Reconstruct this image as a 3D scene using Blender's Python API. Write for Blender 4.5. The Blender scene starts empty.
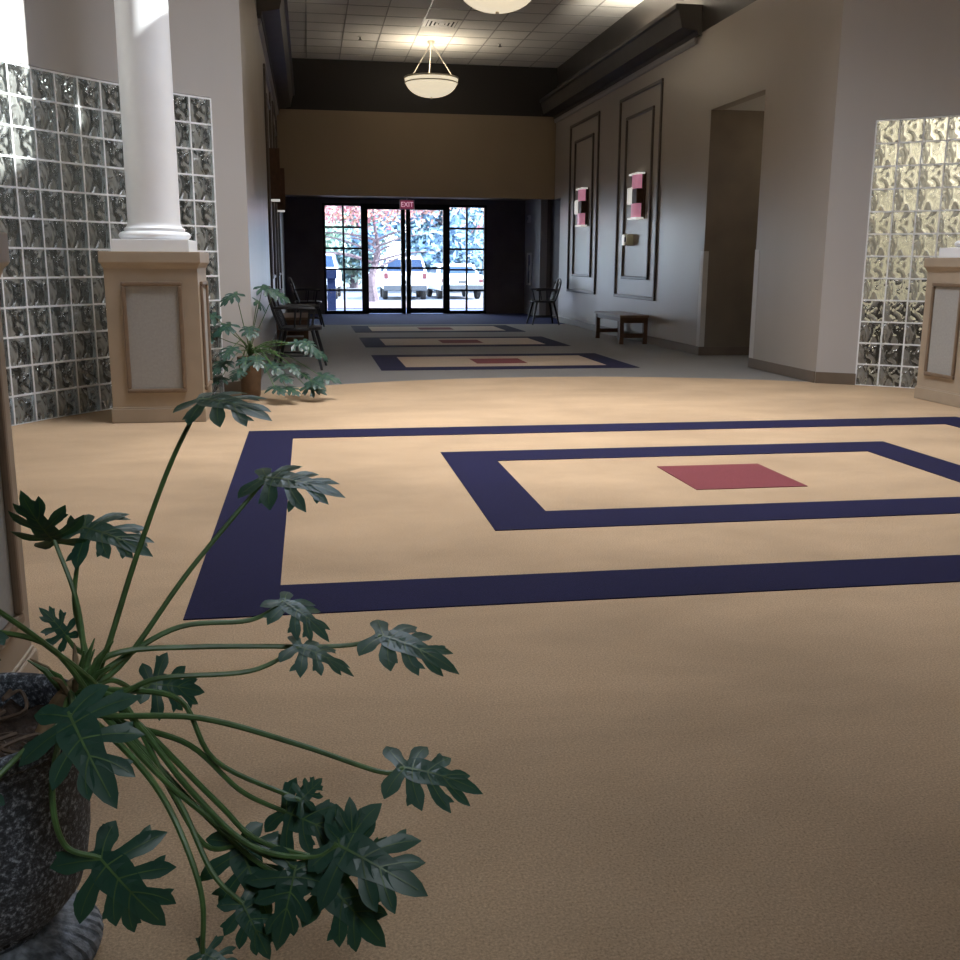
import bpy, bmesh, math, random
from mathutils import Vector, Matrix
from math import sin, cos, pi, radians, sqrt, atan2
random.seed(7)
SC = bpy.context.scene
COL = SC.collection

# ------------------------------------------------------------------ helpers
class MB:
    """collects quads / polygons and links them as ONE mesh object"""
    def __init__(self): self.v = []; self.f = []; self.uv = {}
    def add(self, vs, fs):
        n = len(self.v); self.v += [tuple(p) for p in vs]; self.f += [tuple(i + n for i in f) for f in fs]; return self
    def box(self, x0, x1, y0, y1, z0, z1):
        return self.add([(x0,y0,z0),(x1,y0,z0),(x1,y1,z0),(x0,y1,z0),(x0,y0,z1),(x1,y0,z1),(x1,y1,z1),(x0,y1,z1)],
                        [(0,3,2,1),(4,5,6,7),(0,1,5,4),(1,2,6,5),(2,3,7,6),(3,0,4,7)])
    def quad(self, a, b, c, d): return self.add([a,b,c,d], [(0,1,2,3)])
    def bar(self, a, b, w, h, up=(0,0,1)):
        a = Vector(a); b = Vector(b); d = (b-a).normalized(); up = Vector(up)
        s = d.cross(up)
        if s.length < 1e-4: s = d.cross(Vector((0,1,0)))
        s.normalize(); u = s.cross(d).normalized()
        vs = [p + s*sx*w/2 + u*sz*h/2 for p in (a, b) for sx, sz in ((-1,-1),(1,-1),(1,1),(-1,1))]
        return self.add(vs, [(3,2,1,0),(4,5,6,7),(0,1,5,4),(1,2,6,5),(2,3,7,6),(3,0,4,7)])
    def tube(self, pts, radii, seg=8, caps=True):
        pts = [Vector(p) for p in pts]; n = len(pts)
        if not hasattr(radii, '__len__'): radii = [radii]*n
        vs = []; prev = None
        for i, p in enumerate(pts):
            t = (pts[min(i+1,n-1)] - pts[max(i-1,0)]).normalized()
            if prev is None:
                a = t.cross(Vector((0,0,1)))
                if a.length < 1e-3: a = t.cross(Vector((0,1,0)))
                a.normalize()
            else:
                a = prev - t*prev.dot(t)
                a.normalize()
            prev = a; b = t.cross(a)
            for k in range(seg):
                th = 2*pi*k/seg; vs.append(p + (a*cos(th) + b*sin(th))*radii[i])
        fs = [(i*seg+k, i*seg+(k+1)%seg, (i+1)*seg+(k+1)%seg, (i+1)*seg+k) for i in range(n-1) for k in range(seg)]
        if caps: fs += [tuple(reversed(range(seg))), tuple((n-1)*seg+k for k in range(seg))]
        return self.add(vs, fs)
    def lathe(self, prof, cx=0, cy=0, seg=48, caps=True, ripple=None):
        n = len(prof); vs = []
        for i, (r, z) in enumerate(prof):
            for k in range(seg):
                th = 2*pi*k/seg; rr = r*(ripple(i, th) if ripple else 1)
                vs.append((cx + rr*cos(th), cy + rr*sin(th), z))
        fs = [(i*seg+k, i*seg+(k+1)%seg, (i+1)*seg+(k+1)%seg, (i+1)*seg+k) for i in range(n-1) for k in range(seg)]
        if caps: fs += [tuple(reversed(range(seg))), tuple((n-1)*seg+k for k in range(seg))]
        return self.add(vs, fs)
    def extrude_y(self, prof, y0, y1, closed=True, caps=True):
        """(x, z) profile swept along y"""
        n = len(prof); vs = [(x,y0,z) for x,z in prof] + [(x,y1,z) for x,z in prof]
        fs = [(i,(i+1)%n,n+(i+1)%n,n+i) for i in range(n if closed else n-1)]
        if caps: fs += [tuple(reversed(range(n))), tuple(range(n,2*n))]
        return self.add(vs, fs)
    def arc_box(self, c, R0, R1, a0, a1, z0, z1, step=1.0):
        """sector solid; angles in degrees from +y towards +x"""
        n = max(1, int(math.ceil(abs(a1-a0)/step))); vs = []
        for i in range(n+1):
            a = radians(a0 + (a1-a0)*i/n)
            for R, z in ((R0,z0),(R1,z0),(R1,z1),(R0,z1)):
                vs.append((c[0]+R*sin(a), c[1]+R*cos(a), z))
        fs = [(i*4+k, i*4+(k+1)%4, i*4+4+(k+1)%4, i*4+4+k) for i in range(n) for k in range(4)]
        fs += [(0,1,2,3), (n*4+3,n*4+2,n*4+1,n*4)]
        return self.add(vs, fs)
    def build(self, name, m=None, parent=None, smooth=False, bevel=0, loc=None, angle=40, recalc=True):
        me = bpy.data.meshes.new(name); me.from_pydata(self.v, [], self.f)
        if recalc:
            bm = bmesh.new(); bm.from_mesh(me); bmesh.ops.recalc_face_normals(bm, faces=bm.faces[:]); bm.to_mesh(me); bm.free()
        if m is not None: me.materials.append(m)
        o = bpy.data.objects.new(name, me); COL.objects.link(o)
        if parent is not None:
            o.parent = parent
        if loc is not None: o.location = loc
        if smooth:
            for p in me.polygons: p.use_smooth = True
            try: me.set_sharp_from_angle(angle=radians(angle))
            except Exception: pass
        if bevel:
            b = o.modifiers.new('bevel', 'BEVEL'); b.width = bevel; b.segments = 2; b.limit_method = 'ANGLE'; b.angle_limit = radians(40)
        return o

def tag(o, label, cat, group=None, kind=None):
    o['label'] = label; o['category'] = cat
    if group: o['group'] = group
    if kind: o['kind'] = kind
    return o
def struct(o): o['kind'] = 'structure'; return o
def empty(name, loc=(0,0,0), rz=0):
    o = bpy.data.objects.new(name, None); COL.objects.link(o); o.location = loc; o.rotation_euler = (0,0,rz); o.empty_display_size = .1
    return o
def thing(name, label, cat, loc=(0,0,0), rz=0, group=None): return tag(empty(name, loc, rz), label, cat, group)
def copy_tree(o, parent=None):
    c = o.copy(); COL.objects.link(c)
    if parent is not None: c.parent = parent
    for ch in list(o.children): copy_tree(ch, c)
    return c
def spline(pts, n=6):
    pts = [Vector(p) for p in pts]; out = []
    P = [pts[0]*2 - pts[1]] + pts + [pts[-1]*2 - pts[-2]]
    for i in range(1, len(P)-2):
        for k in range(n):
            t = k/n
            out.append(.5*((2*P[i]) + (P[i+1]-P[i-1])*t + (2*P[i-1]-5*P[i]+4*P[i+1]-P[i+2])*t*t + (3*P[i]-P[i-1]-3*P[i+1]+P[i+2])*t**3))
    out.append(pts[-1]); return out

# ------------------------------------------------------------------ materials
def new_mat(name):
    m = bpy.data.materials.new(name); m.use_nodes = True; nt = m.node_tree
    return m, nt, nt.nodes['Principled BSDF'], nt.nodes['Material Output']
def mat(name, color, rough=.6, metal=0, spec=.5, var=0, scale=20, bump=0, bscale=None, emit=None, estr=0, trans=0, alpha=1, sheen=0, detail=3):
    m, nt, b, out = new_mat(name)
    b.inputs['Base Color'].default_value = (*color, 1); b.inputs['Roughness'].default_value = rough
    b.inputs['Metallic'].default_value = metal; b.inputs['Specular IOR Level'].default_value = spec
    if trans: b.inputs['Transmission Weight'].default_value = trans
    if sheen: b.inputs['Sheen Weight'].default_value = sheen
    if emit: b.inputs['Emission Color'].default_value = (*emit, 1); b.inputs['Emission Strength'].default_value = estr
    tc = nt.nodes.new('ShaderNodeTexCoord')
    if var:
        n = nt.nodes.new('ShaderNodeTexNoise'); n.inputs['Scale'].default_value = scale; n.inputs['Detail'].default_value = detail
        nt.links.new(tc.outputs['Object'], n.inputs['Vector'])
        mx = nt.nodes.new('ShaderNodeMix'); mx.data_type = 'RGBA'
        mx.inputs['A'].default_value = (*[max(0, c*(1-var)) for c in color], 1); mx.inputs['B'].default_value = (*[min(1, c*(1+var)) for c in color], 1)
        mr = nt.nodes.new('ShaderNodeMapRange'); mr.inputs['From Min'].default_value = .3; mr.inputs['From Max'].default_value = .7
        nt.links.new(n.outputs['Fac'], mr.inputs['Value']); nt.links.new(mr.outputs['Result'], mx.inputs['Factor']); nt.links.new(mx.outputs['Result'], b.inputs['Base Color'])
    if bump:
        n2 = nt.nodes.new('ShaderNodeTexNoise'); n2.inputs['Scale'].default_value = bscale or scale; n2.inputs['Detail'].default_value = 4
        nt.links.new(tc.outputs['Object'], n2.inputs['Vector'])
        bp = nt.nodes.new('ShaderNodeBump'); bp.inputs['Strength'].default_value = bump; bp.inputs['Distance'].default_value = .01
        nt.links.new(n2.outputs['Fac'], bp.inputs['Height']); nt.links.new(bp.outputs['Normal'], b.inputs['Normal'])
    return m

def carpet(name, col, big=.10, fine=.38, blotch=1.1, sheen=.04):
    """cut-pile carpet: fibre speckle on top of soft wear patches"""
    m, nt, b, out = new_mat(name); N = nt.nodes; Lk = nt.links
    tc = N.new('ShaderNodeTexCoord')
    a = N.new('ShaderNodeTexNoise'); a.inputs['Scale'].default_value = 190; a.inputs['Detail'].default_value = 4; a.inputs['Roughness'].default_value = .7
    c = N.new('ShaderNodeTexNoise'); c.inputs['Scale'].default_value = blotch; c.inputs['Detail'].default_value = 7; c.inputs['Roughness'].default_value = .62; c.inputs['Distortion'].default_value = .3
    mp = N.new('ShaderNodeMapping'); mp.inputs['Scale'].default_value = (.6, 1.0, 1)
    Lk.new(tc.outputs['Object'], a.inputs['Vector']); Lk.new(tc.outputs['Object'], mp.inputs['Vector']); Lk.new(mp.outputs['Vector'], c.inputs['Vector'])
    def rng(src, lo, hi, f0=.3, f1=.7):
        r = N.new('ShaderNodeMapRange'); r.inputs['From Min'].default_value = f0; r.inputs['From Max'].default_value = f1
        r.inputs['To Min'].default_value = lo; r.inputs['To Max'].default_value = hi; Lk.new(src, r.inputs['Value']); return r.outputs['Result']
    mul = N.new('ShaderNodeMath'); mul.operation = 'MULTIPLY'
    Lk.new(rng(a.outputs['Fac'], 1-fine, 1+fine), mul.inputs[0]); Lk.new(rng(c.outputs['Fac'], 1-big, 1+big), mul.inputs[1])
    vm = N.new('ShaderNodeVectorMath'); vm.operation = 'SCALE'; vm.inputs[0].default_value = col
    Lk.new(mul.outputs[0], vm.inputs['Scale']); Lk.new(vm.outputs['Vector'], b.inputs['Base Color'])
    b.inputs['Roughness'].default_value = .95; b.inputs['Specular IOR Level'].default_value = .15
    b.inputs['Sheen Weight'].default_value = sheen; b.inputs['Sheen Roughness'].default_value = .5
    bp = N.new('ShaderNodeBump'); bp.inputs['Strength'].default_value = .4; bp.inputs['Distance'].default_value = .003
    Lk.new(a.outputs['Fac'], bp.inputs['Height']); Lk.new(bp.outputs['Normal'], b.inputs['Normal'])
    return m

def wall_mat(name, col, dark=None, z_split=None, rough=.42, spec=.35):
    """semi-gloss wall paint; above z_split the wall is painted dark"""
    m, nt, b, out = new_mat(name); N = nt.nodes; Lk = nt.links
    g = N.new('ShaderNodeNewGeometry'); n = N.new('ShaderNodeTexNoise'); n.inputs['Scale'].default_value = 1.3; n.inputs['Detail'].default_value = 5
    mp = N.new('ShaderNodeMapping'); mp.inputs['Scale'].default_value = (1.6, 1.6, .35)
    Lk.new(g.outputs['Position'], mp.inputs['Vector']); Lk.new(mp.outputs['Vector'], n.inputs['Vector'])
    mx = N.new('ShaderNodeMix'); mx.data_type = 'RGBA'; mx.inputs['A'].default_value = (*[c*.94 for c in col],1); mx.inputs['B'].default_value = (*[c*1.05 for c in col],1)
    Lk.new(n.outputs['Fac'], mx.inputs['Factor']); last = mx.outputs['Result']
    if dark:
        s = N.new('ShaderNodeSeparateXYZ'); Lk.new(g.outputs['Position'], s.inputs[0])
        gt = N.new('ShaderNodeMath'); gt.operation = 'GREATER_THAN'; gt.inputs[1].default_value = z_split; Lk.new(s.outputs['Z'], gt.inputs[0])
        m2 = N.new('ShaderNodeMix'); m2.data_type = 'RGBA'; m2.inputs['B'].default_value = (*dark,1)
        Lk.new(gt.outputs[0], m2.inputs['Factor']); Lk.new(last, m2.inputs['A']); last = m2.outputs['Result']
    Lk.new(last, b.inputs['Base Color'])
    rr = N.new('ShaderNodeMapRange'); rr.inputs['To Min'].default_value = rough-.06; rr.inputs['To Max'].default_value = rough+.08
    Lk.new(n.outputs['Fac'], rr.inputs['Value']); Lk.new(rr.outputs['Result'], b.inputs['Roughness'])
    b.inputs['Specular IOR Level'].default_value = spec
    n3 = N.new('ShaderNodeTexNoise'); n3.inputs['Scale'].default_value = 90; Lk.new(g.outputs['Position'], n3.inputs['Vector'])
    bp = N.new('ShaderNodeBump'); bp.inputs['Strength'].default_value = .08; bp.inputs['Distance'].default_value = .004
    Lk.new(n3.outputs['Fac'], bp.inputs['Height']); Lk.new(bp.outputs['Normal'], b.inputs['Normal'])
    return m

def glass_block_mat(name, tint, rough=.03, refr=.62, body=(.2,.2,.19)):
    """wavy pressed glass: bends what lies behind it, mirrors the room and is a little milky"""
    m, nt, b, out = new_mat(name); N = nt.nodes; Lk = nt.links; N.remove(b)
    uv = N.new('ShaderNodeUVMap')
    mp = N.new('ShaderNodeMapping'); mp.inputs['Rotation'].default_value = (0,0,radians(-35)); mp.inputs['Scale'].default_value = (1.5, .85, 1)
    n = N.new('ShaderNodeTexNoise'); n.inputs['Scale'].default_value = 1.6; n.inputs['Detail'].default_value = 1.3; n.inputs['Distortion'].default_value = 1.1
    Lk.new(uv.outputs['UV'], mp.inputs['Vector']); Lk.new(mp.outputs['Vector'], n.inputs['Vector'])
    bp = N.new('ShaderNodeBump'); bp.inputs['Strength'].default_value = 1.0; bp.inputs['Distance'].default_value = .10; Lk.new(n.outputs['Fac'], bp.inputs['Height'])
    rf = N.new('ShaderNodeBsdfRefraction'); rf.inputs['IOR'].default_value = 1.5; rf.inputs['Roughness'].default_value = rough; rf.inputs['Color'].default_value = (*tint,1)
    gl = N.new('ShaderNodeBsdfGlossy'); gl.inputs['Roughness'].default_value = .06; gl.inputs['Color'].default_value = (.9,.93,.95,1)
    df = N.new('ShaderNodeBsdfDiffuse'); df.inputs['Color'].default_value = (*body,1)
    for s in (rf, gl): Lk.new(bp.outputs['Normal'], s.inputs['Normal'])
    fr = N.new('ShaderNodeFresnel'); fr.inputs['IOR'].default_value = 1.6; Lk.new(bp.outputs['Normal'], fr.inputs['Normal'])
    m1 = N.new('ShaderNodeMixShader'); 
    mr = N.new('ShaderNodeMapRange'); mr.inputs['From Min'].default_value = .44; mr.inputs['From Max'].default_value = .54; mr.inputs['To Min'].default_value = refr-.4; mr.inputs['To Max'].default_value = min(1, refr+.35); Lk.new(n.outputs['Fac'], mr.inputs['Value']); Lk.new(mr.outputs['Result'], m1.inputs[0])
    Lk.new(df.outputs[0], m1.inputs[1]); Lk.new(rf.outputs[0], m1.inputs[2])
    m2 = N.new('ShaderNodeMixShader'); Lk.new(fr.outputs[0], m2.inputs[0]); Lk.new(m1.outputs[0], m2.inputs[1]); Lk.new(gl.outputs[0], m2.inputs[2])
    Lk.new(m2.outputs[0], out.inputs['Surface']); return m

def pane_mat(name):
    m, nt, b, out = new_mat(name); N = nt.nodes; Lk = nt.links; N.remove(b)
    t = N.new('ShaderNodeBsdfTransparent'); t.inputs[0].default_value = (.93,.96,.97,1)
    g = N.new('ShaderNodeBsdfGlossy'); g.inputs['Roughness'].default_value = .02
    fr = N.new('ShaderNodeFresnel'); fr.inputs['IOR'].default_value = 1.35
    mx = N.new('ShaderNodeMixShader'); Lk.new(fr.outputs[0], mx.inputs[0]); Lk.new(t.outputs[0], mx.inputs[1]); Lk.new(g.outputs[0], mx.inputs[2])
    Lk.new(mx.outputs[0], out.inputs['Surface']); return m

def leaf_mat(name, col, back):
    m, nt, b, out = new_mat(name); N = nt.nodes; Lk = nt.links
    tc = N.new('ShaderNodeTexCoord'); n = N.new('ShaderNodeTexNoise'); n.inputs['Scale'].default_value = 14; Lk.new(tc.outputs['Object'], n.inputs['Vector'])
    mx = N.new('ShaderNodeMix'); mx.data_type = 'RGBA'; mx.inputs['A'].default_value = (*col,1); mx.inputs['B'].default_value = (*[c*1.5 for c in col],1); Lk.new(n.outputs['Fac'], mx.inputs['Factor'])
    g = N.new('ShaderNodeNewGeometry'); m2 = N.new('ShaderNodeMix'); m2.data_type = 'RGBA'; m2.inputs['B'].default_value = (*back,1)
    Lk.new(g.outputs['Backfacing'], m2.inputs['Factor']); Lk.new(mx.outputs['Result'], m2.inputs['A']); Lk.new(m2.outputs['Result'], b.inputs['Base Color'])
    b.inputs['Roughness'].default_value = .38; b.inputs['Specular IOR Level'].default_value = .5
    tr = N.new('ShaderNodeBsdfTranslucent'); tr.inputs[0].default_value = (back[0]*1.6, back[1]*1.8, back[2], 1)
    ms = N.new('ShaderNodeMixShader'); ms.inputs[0].default_value = .10; Lk.new(b.outputs[0], ms.inputs[1]); Lk.new(tr.outputs[0], ms.inputs[2]); Lk.new(ms.outputs[0], out.inputs['Surface'])
    return m

def wood_mat(name, c0, c1, scale=6):
    m, nt, b, out = new_mat(name); N = nt.nodes; Lk = nt.links
    tc = N.new('ShaderNodeTexCoord'); mp = N.new('ShaderNodeMapping'); mp.inputs['Scale'].default_value = (8,.8,8)
    w = N.new('ShaderNodeTexNoise'); w.inputs['Scale'].default_value = scale; w.inputs['Detail'].default_value = 5
    Lk.new(tc.outputs['Object'], mp.inputs['Vector']); Lk.new(mp.outputs['Vector'], w.inputs['Vector'])
    mx = N.new('ShaderNodeMix'); mx.data_type = 'RGBA'; mx.inputs['A'].default_value = (*c0,1); mx.inputs['B'].default_value = (*c1,1)
    Lk.new(w.outputs['Fac'], mx.inputs['Factor']); Lk.new(mx.outputs['Result'], b.inputs['Base Color']); b.inputs['Roughness'].default_value = .35
    return m

def urn_mat(name):
    m, nt, b, out = new_mat(name); N = nt.nodes; Lk = nt.links
    tc = N.new('ShaderNodeTexCoord'); n = N.new('ShaderNodeTexNoise'); n.inputs['Scale'].default_value = 120; n.inputs['Detail'].default_value = 6; n.inputs['Roughness'].default_value = .75
    Lk.new(tc.outputs['Object'], n.inputs['Vector'])
    r = N.new('ShaderNodeValToRGB'); r.color_ramp.elements[0].position = .42; r.color_ramp.elements[0].color = (.026,.030,.037,1)
    r.color_ramp.elements[1].position = .70; r.color_ramp.elements[1].color = (.60,.66,.76,1)
    e = r.color_ramp.elements.new(.53); e.color = (.080,.092,.112,1)
    Lk.new(n.outputs['Fac'], r.inputs[0]); Lk.new(r.outputs[0], b.inputs['Base Color']); b.inputs['Roughness'].default_value = .6
    bp = N.new('ShaderNodeBump'); bp.inputs['Strength'].default_value = .5; bp.inputs['Distance'].default_value = .004; Lk.new(n.outputs['Fac'], bp.inputs['Height']); Lk.new(bp.outputs['Normal'], b.inputs['Normal'])
    return m

WALLC = (.45,.43,.415)
M = dict(
 tan=carpet('tan_carpet', (.42,.297,.187), big=.2), grey=carpet('grey_carpet', (.155,.145,.137), big=.08, sheen=.25), sky_tint=carpet('sky_tinted_carpet', (.020,.030,.125), big=.06, sheen=.02),
 navy=carpet('navy_carpet', (.0095,.009,.040), big=.12), red=carpet('wine_carpet', (.18,.045,.052), big=.1), field=carpet('pale_tan_carpet', (.42,.30,.19), big=.07, sheen=.4),
 wall=wall_mat('wall_paint', WALLC), wall_hall=wall_mat('hall_wall_paint', (.385,.345,.30), (.045,.038,.033), 3.95, rough=.30, spec=.6),
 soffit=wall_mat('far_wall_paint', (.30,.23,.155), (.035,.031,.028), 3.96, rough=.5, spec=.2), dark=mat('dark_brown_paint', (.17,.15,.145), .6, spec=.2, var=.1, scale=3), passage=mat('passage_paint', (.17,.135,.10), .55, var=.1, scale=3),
 base=mat('taupe_baseboard', (.15,.115,.085), .5, var=.08, scale=5), crown=mat('dark_crown_paint', (.075,.068,.062), .55, spec=.25, var=.1, scale=4),
 guard=mat('corner_guard_plastic', (.55,.53,.5), .4, var=.04, scale=6), panel_trim=mat('panel_moulding_paint', (.10,.08,.065), .35, var=.1, scale=9),
 tile=mat('ceiling_tile', (.72,.71,.68), .9, var=.05, scale=60, bump=.3, bscale=140), tbar=mat('ceiling_grid_bar', (.34,.335,.32), .5, var=.05, scale=8),
 white=mat('white_column_paint', (.90,.91,.93), .35, var=.02, scale=5), ped=mat('tan_pedestal_paint', (.39,.315,.235), .45, var=.05, scale=6), ped_panel=mat('grey_fabric_panel', (.35,.345,.33), .8, var=.06, scale=60),
 ped_trim=mat('pedestal_moulding', (.20,.14,.095), .4, var=.1, scale=12), mortar=mat('pale_mortar', (.82,.84,.86), .7, var=.06, scale=30, bump=.2, bscale=120),
 glass_l=glass_block_mat('smoky_wavy_glass', (.85,.88,.86), body=(.33,.34,.32), refr=.6), glass_r=glass_block_mat('amber_lit_wavy_glass', (1,.98,.92), body=(.26,.25,.23), refr=.66),
 alum=mat('dark_bronze_frame', (.012,.012,.014), .35, metal=.3, var=.1, scale=8), pane=pane_mat('clear_pane'), steel=mat('brushed_steel', (.6,.6,.6), .3, metal=1, var=.05, scale=40),
 black=mat('black_lacquer', (.010,.010,.012), .35, var=.2, scale=10), wood=wood_mat('brown_table_wood', (.085,.04,.02), (.17,.085,.045)), woodtop=wood_mat('worn_table_top', (.17,.10,.06), (.27,.18,.12)),
 bowl=mat('alabaster_bowl', (.75,.68,.55), .5, emit=(1.0,.86,.62), estr=.75, var=.05, scale=9), lampmetal=mat('cream_lamp_metal', (.55,.5,.42), .4, var=.04, scale=9),
 pink=mat('pink_sconce_glass', (.80,.36,.48), .3, emit=(1,.42,.62), estr=.26, var=.12, scale=20), glow_white=mat('glowing_white', (.9,.9,.86), .3, emit=(1,.97,.9), estr=.45, var=.04, scale=12), bronze=mat('bronze_band', (.09,.05,.03), .4, metal=.4, var=.2, scale=15),
 plastic=mat('beige_plastic', (.70,.68,.52), .5, var=.05, scale=30), plastic_w=mat('white_plastic', (.75,.75,.73), .45, var=.03, scale=20), sign=mat('exit_sign_red', (.30,.06,.12), .5, emit=(.6,.10,.22), estr=.25, var=.05, scale=30), sign_l=mat('exit_sign_letters', (.9,.7,.78), .5, emit=(1,.62,.75), estr=.6, var=.03, scale=30), sign_b=mat('exit_sign_case', (.7,.62,.66), .5, var=.04, scale=30),
 vent=mat('vent_metal', (.6,.59,.56), .5, var=.04, scale=20), hole=mat('vent_dark_inside', (.01,.01,.01), .9, var=.2, scale=10),
 urn=urn_mat('speckled_stone'), urnbase=mat('top_lit_stone', (.20,.215,.24), .6, var=.55, scale=70, bump=.4, bscale=110), soil=mat('brown_potting_soil', (.045,.028,.02), .95, var=.5, scale=60, bump=.8, bscale=60), root=mat('dry_brown_root', (.12,.08,.055), .8, var=.3, scale=50),
 leaf=leaf_mat('glossy_green_leaf', (.019,.062,.042), (.05,.12,.024)), stem=mat('green_stem', (.075,.15,.045), .4, var=.3, scale=30), stemdry=mat('dry_stem', (.22,.15,.08), .7, var=.3, scale=40),
 leaf_far=leaf_mat('dark_green_leaf', (.014,.046,.036), (.03,.07,.025)), clay=mat('brown_clay_pot', (.17,.10,.055), .7, var=.15, scale=20),
 asphalt=mat('asphalt', (.16,.17,.195), .9, spec=.1, var=.1, scale=8), walk=mat('shade_tinted_concrete', (.09,.12,.21), .9, spec=.1, var=.08, scale=6), litter=mat('leaf_litter', (.20,.15,.155), .9, spec=.1, var=.5, scale=18, detail=6),
 carwhite=mat('white_car_paint', (.86,.88,.90), .2, var=.02, scale=3), carglass=mat('blue_car_glass', (.022,.045,.10), .3, spec=.2, var=.2, scale=3), tyre=mat('black_tyre', (.02,.02,.022), .8, var=.2, scale=20), tail=mat('red_tail_light', (.14,.035,.045), .4, var=.1, scale=20), bumper=mat('grey_bumper', (.075,.085,.10), .6, spec=.2, var=.1, scale=6), plate=mat('pale_plate', (.09,.095,.10), .5, var=.05, scale=12), post=mat('blue_grey_post', (.022,.034,.09), .7, spec=.1, var=.1, scale=6),
 bark=mat('grey_pink_bark', (.16,.125,.145), .9, var=.35, scale=14, bump=.5, bscale=30),
)
for k, c in dict(red=(.42,.17,.19), orange=(.42,.25,.18), green=(.25,.36,.28), teal=(.20,.32,.36), blue=(.16,.26,.38), pale=(.32,.40,.33)).items():
    M['fol_'+k] = mat('foliage_'+k, c, .7, var=.35, scale=1.2)
# ------------------------------------------------------------------ setting
XL, XR = -.5, 4.9                 # hall side walls
C = (2.27, 5.10); R = 4.95        # round lobby
YN, YF, YD = 9.25, 20.45, 23.5    # hall mouth, far wall face, door wall
HC, RC = 4.87, 6.5                # hall ceiling, lobby ceiling
PITCH = math.degrees(.2032/R)
GL = (-37.6 - 12*PITCH, -37.6); GR = (36.4, 36.4 + 9*PITCH)
GH = 12*.2032

# floors: the lobby is a round of tan carpet set into grey
o = MB()
n = 96; o.add([(C[0]+5.02*cos(2*pi*k/n), C[1]+5.02*sin(2*pi*k/n), 0) for k in range(n)], [tuple(range(n))])
struct(o.build('floor', M['tan']))
struct(MB().box(XL-1.6, XR+4, 7.4, 19.35, -.12, -.004).build('floor_hall', M['grey']))
struct(MB().box(XL-.2, XR+1.5, 19.35, YD+.1, -.12, -.004).build('floor_vestibule', M['sky_tint']))  # sky light reflected near the doors is put into the carpet's blue colour
struct(MB().box(XL-2.6, XR+2.6, -5.2, 7.4, -.12, -.004).build('floor_entrance', M['grey']))

# hall walls
b = MB(); b.box(XR, XR+.15, 9.295, 10.85, 0, HC); b.box(XR, XR+.15, 12.38, 19.95, 0, HC); b.box(XR, XR+.15, 19.95, YF+.05, 2.40, HC); b.box(XR, XR+.15, 10.85, 12.38, 2.98, HC)
struct(b.build('wall_right', M['wall_hall']))
struct(MB().box(XL-.15, XL, 9.203, YD, 0, HC).build('wall_left', M['wall_hall']))
b = MB(); b.box(XL-.1, XR+.3, YF, YF+.14, 2.40, HC); b.box(XL-.1, XR+1.4, YF+.14, YD+.2, 2.545, HC); struct(b.build('wall_far', M['soffit']))
b = MB()
b.box(XL-.15, .35, YD, YD+.2, 0, 2.56); b.box(4.05, XR+1.4, YD, YD+.2, 0, 2.56); b.box(.35, 4.05, YD, YD+.2, 2.43, 2.56)
struct(b.build('wall_door', M['dark']))
b = MB(); b.box(XR+.05, XR+.2, 21.9, YD, 0, 2.56); struct(b.build('wall_vestibule', wall_mat('vestibule_paint', (.36,.35,.35), rough=.35)))
b = MB(); b.box(XR+.14, XR+1.3, 19.7, 19.95, 0, 2.42); b.box(XR+.28, XR+.4, 19.9, 21.95, 0, 2.56); b.box(XR+.2, XR+1.4, 21.9, 22.0, 0, 2.56)
struct(b.build('wall_passage', M['dark']))
# side corridor behind the opening in the right wall
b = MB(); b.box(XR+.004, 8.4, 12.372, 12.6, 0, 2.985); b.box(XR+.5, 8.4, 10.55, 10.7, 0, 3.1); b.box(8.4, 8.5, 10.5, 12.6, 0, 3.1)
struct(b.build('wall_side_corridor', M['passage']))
struct(MB().box(XR+.15, 8.4, 10.7, 12.45, 2.985, 3.1).build('ceiling_side_corridor', M['tile']))

# round lobby walls
def lobby(name, spans, m): 
    b = MB()
    for a0, a1, z0, z1 in spans: b.arc_box(C, R, R+.16, a0, a1, z0, z1, 1.5)
    return struct(b.build(name, m, smooth=True, angle=30))
A_R = math.degrees(math.asin((XR-C[0])/R)); A_L = math.degrees(math.asin((XL-C[0])/R))
lobby('wall_lobby_right', [(A_R, GR[0], 0, RC), (GR[0], GR[1], GH+.012, RC), (GR[1], 180-A_R, 0, RC)], M['wall'])
lobby('wall_lobby_left', [(GL[1], A_L, 0, RC), (GL[0], GL[1], GH+.012, RC), (-180-A_L, GL[0], 0, RC)], M['wall'])
lobby('wall_lobby_head', [(A_L, A_R, HC, RC), (180-A_R, 180-A_L, 3.2, RC)], M['wall'])
# entrance hall behind the camera
b = MB(); b.box(XL-.15, XL, -5, .96, 0, 3.2); b.box(XR, XR+.15, -5, .96, 0, 3.2); b.box(XL-.15, XR+.15, -5.15, -5, 0, 3.2)
struct(b.build('wall_entrance', M['wall']))
struct(MB().box(XL-.15, XR+.15, -5.15, .96, 3.2, 3.3).build('ceiling_entrance', M['tile']))
# lobby ceiling with a roof light
HX0, HX1, HY0, HY1 = .9, 2.76, 5.2, 7.14
b = MB(); x0, x1, y0, y1 = C[0]-5.2, C[0]+5.2, C[1]-5.2, C[1]+5.2
b.box(x0, HX0, y0, y1, RC, RC+.12); b.box(HX1, x1, y0, y1, RC, RC+.12); b.box(HX0, HX1, y0, HY0, RC, RC+.12); b.box(HX0, HX1, HY1, y1, RC, RC+.12)
struct(b.build('ceiling_lobby', M['tile']))
struct(MB().box(HX0, HX1, HY0, HY1, RC+.05, RC+.056).build('window_5', M['pane']))

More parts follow.
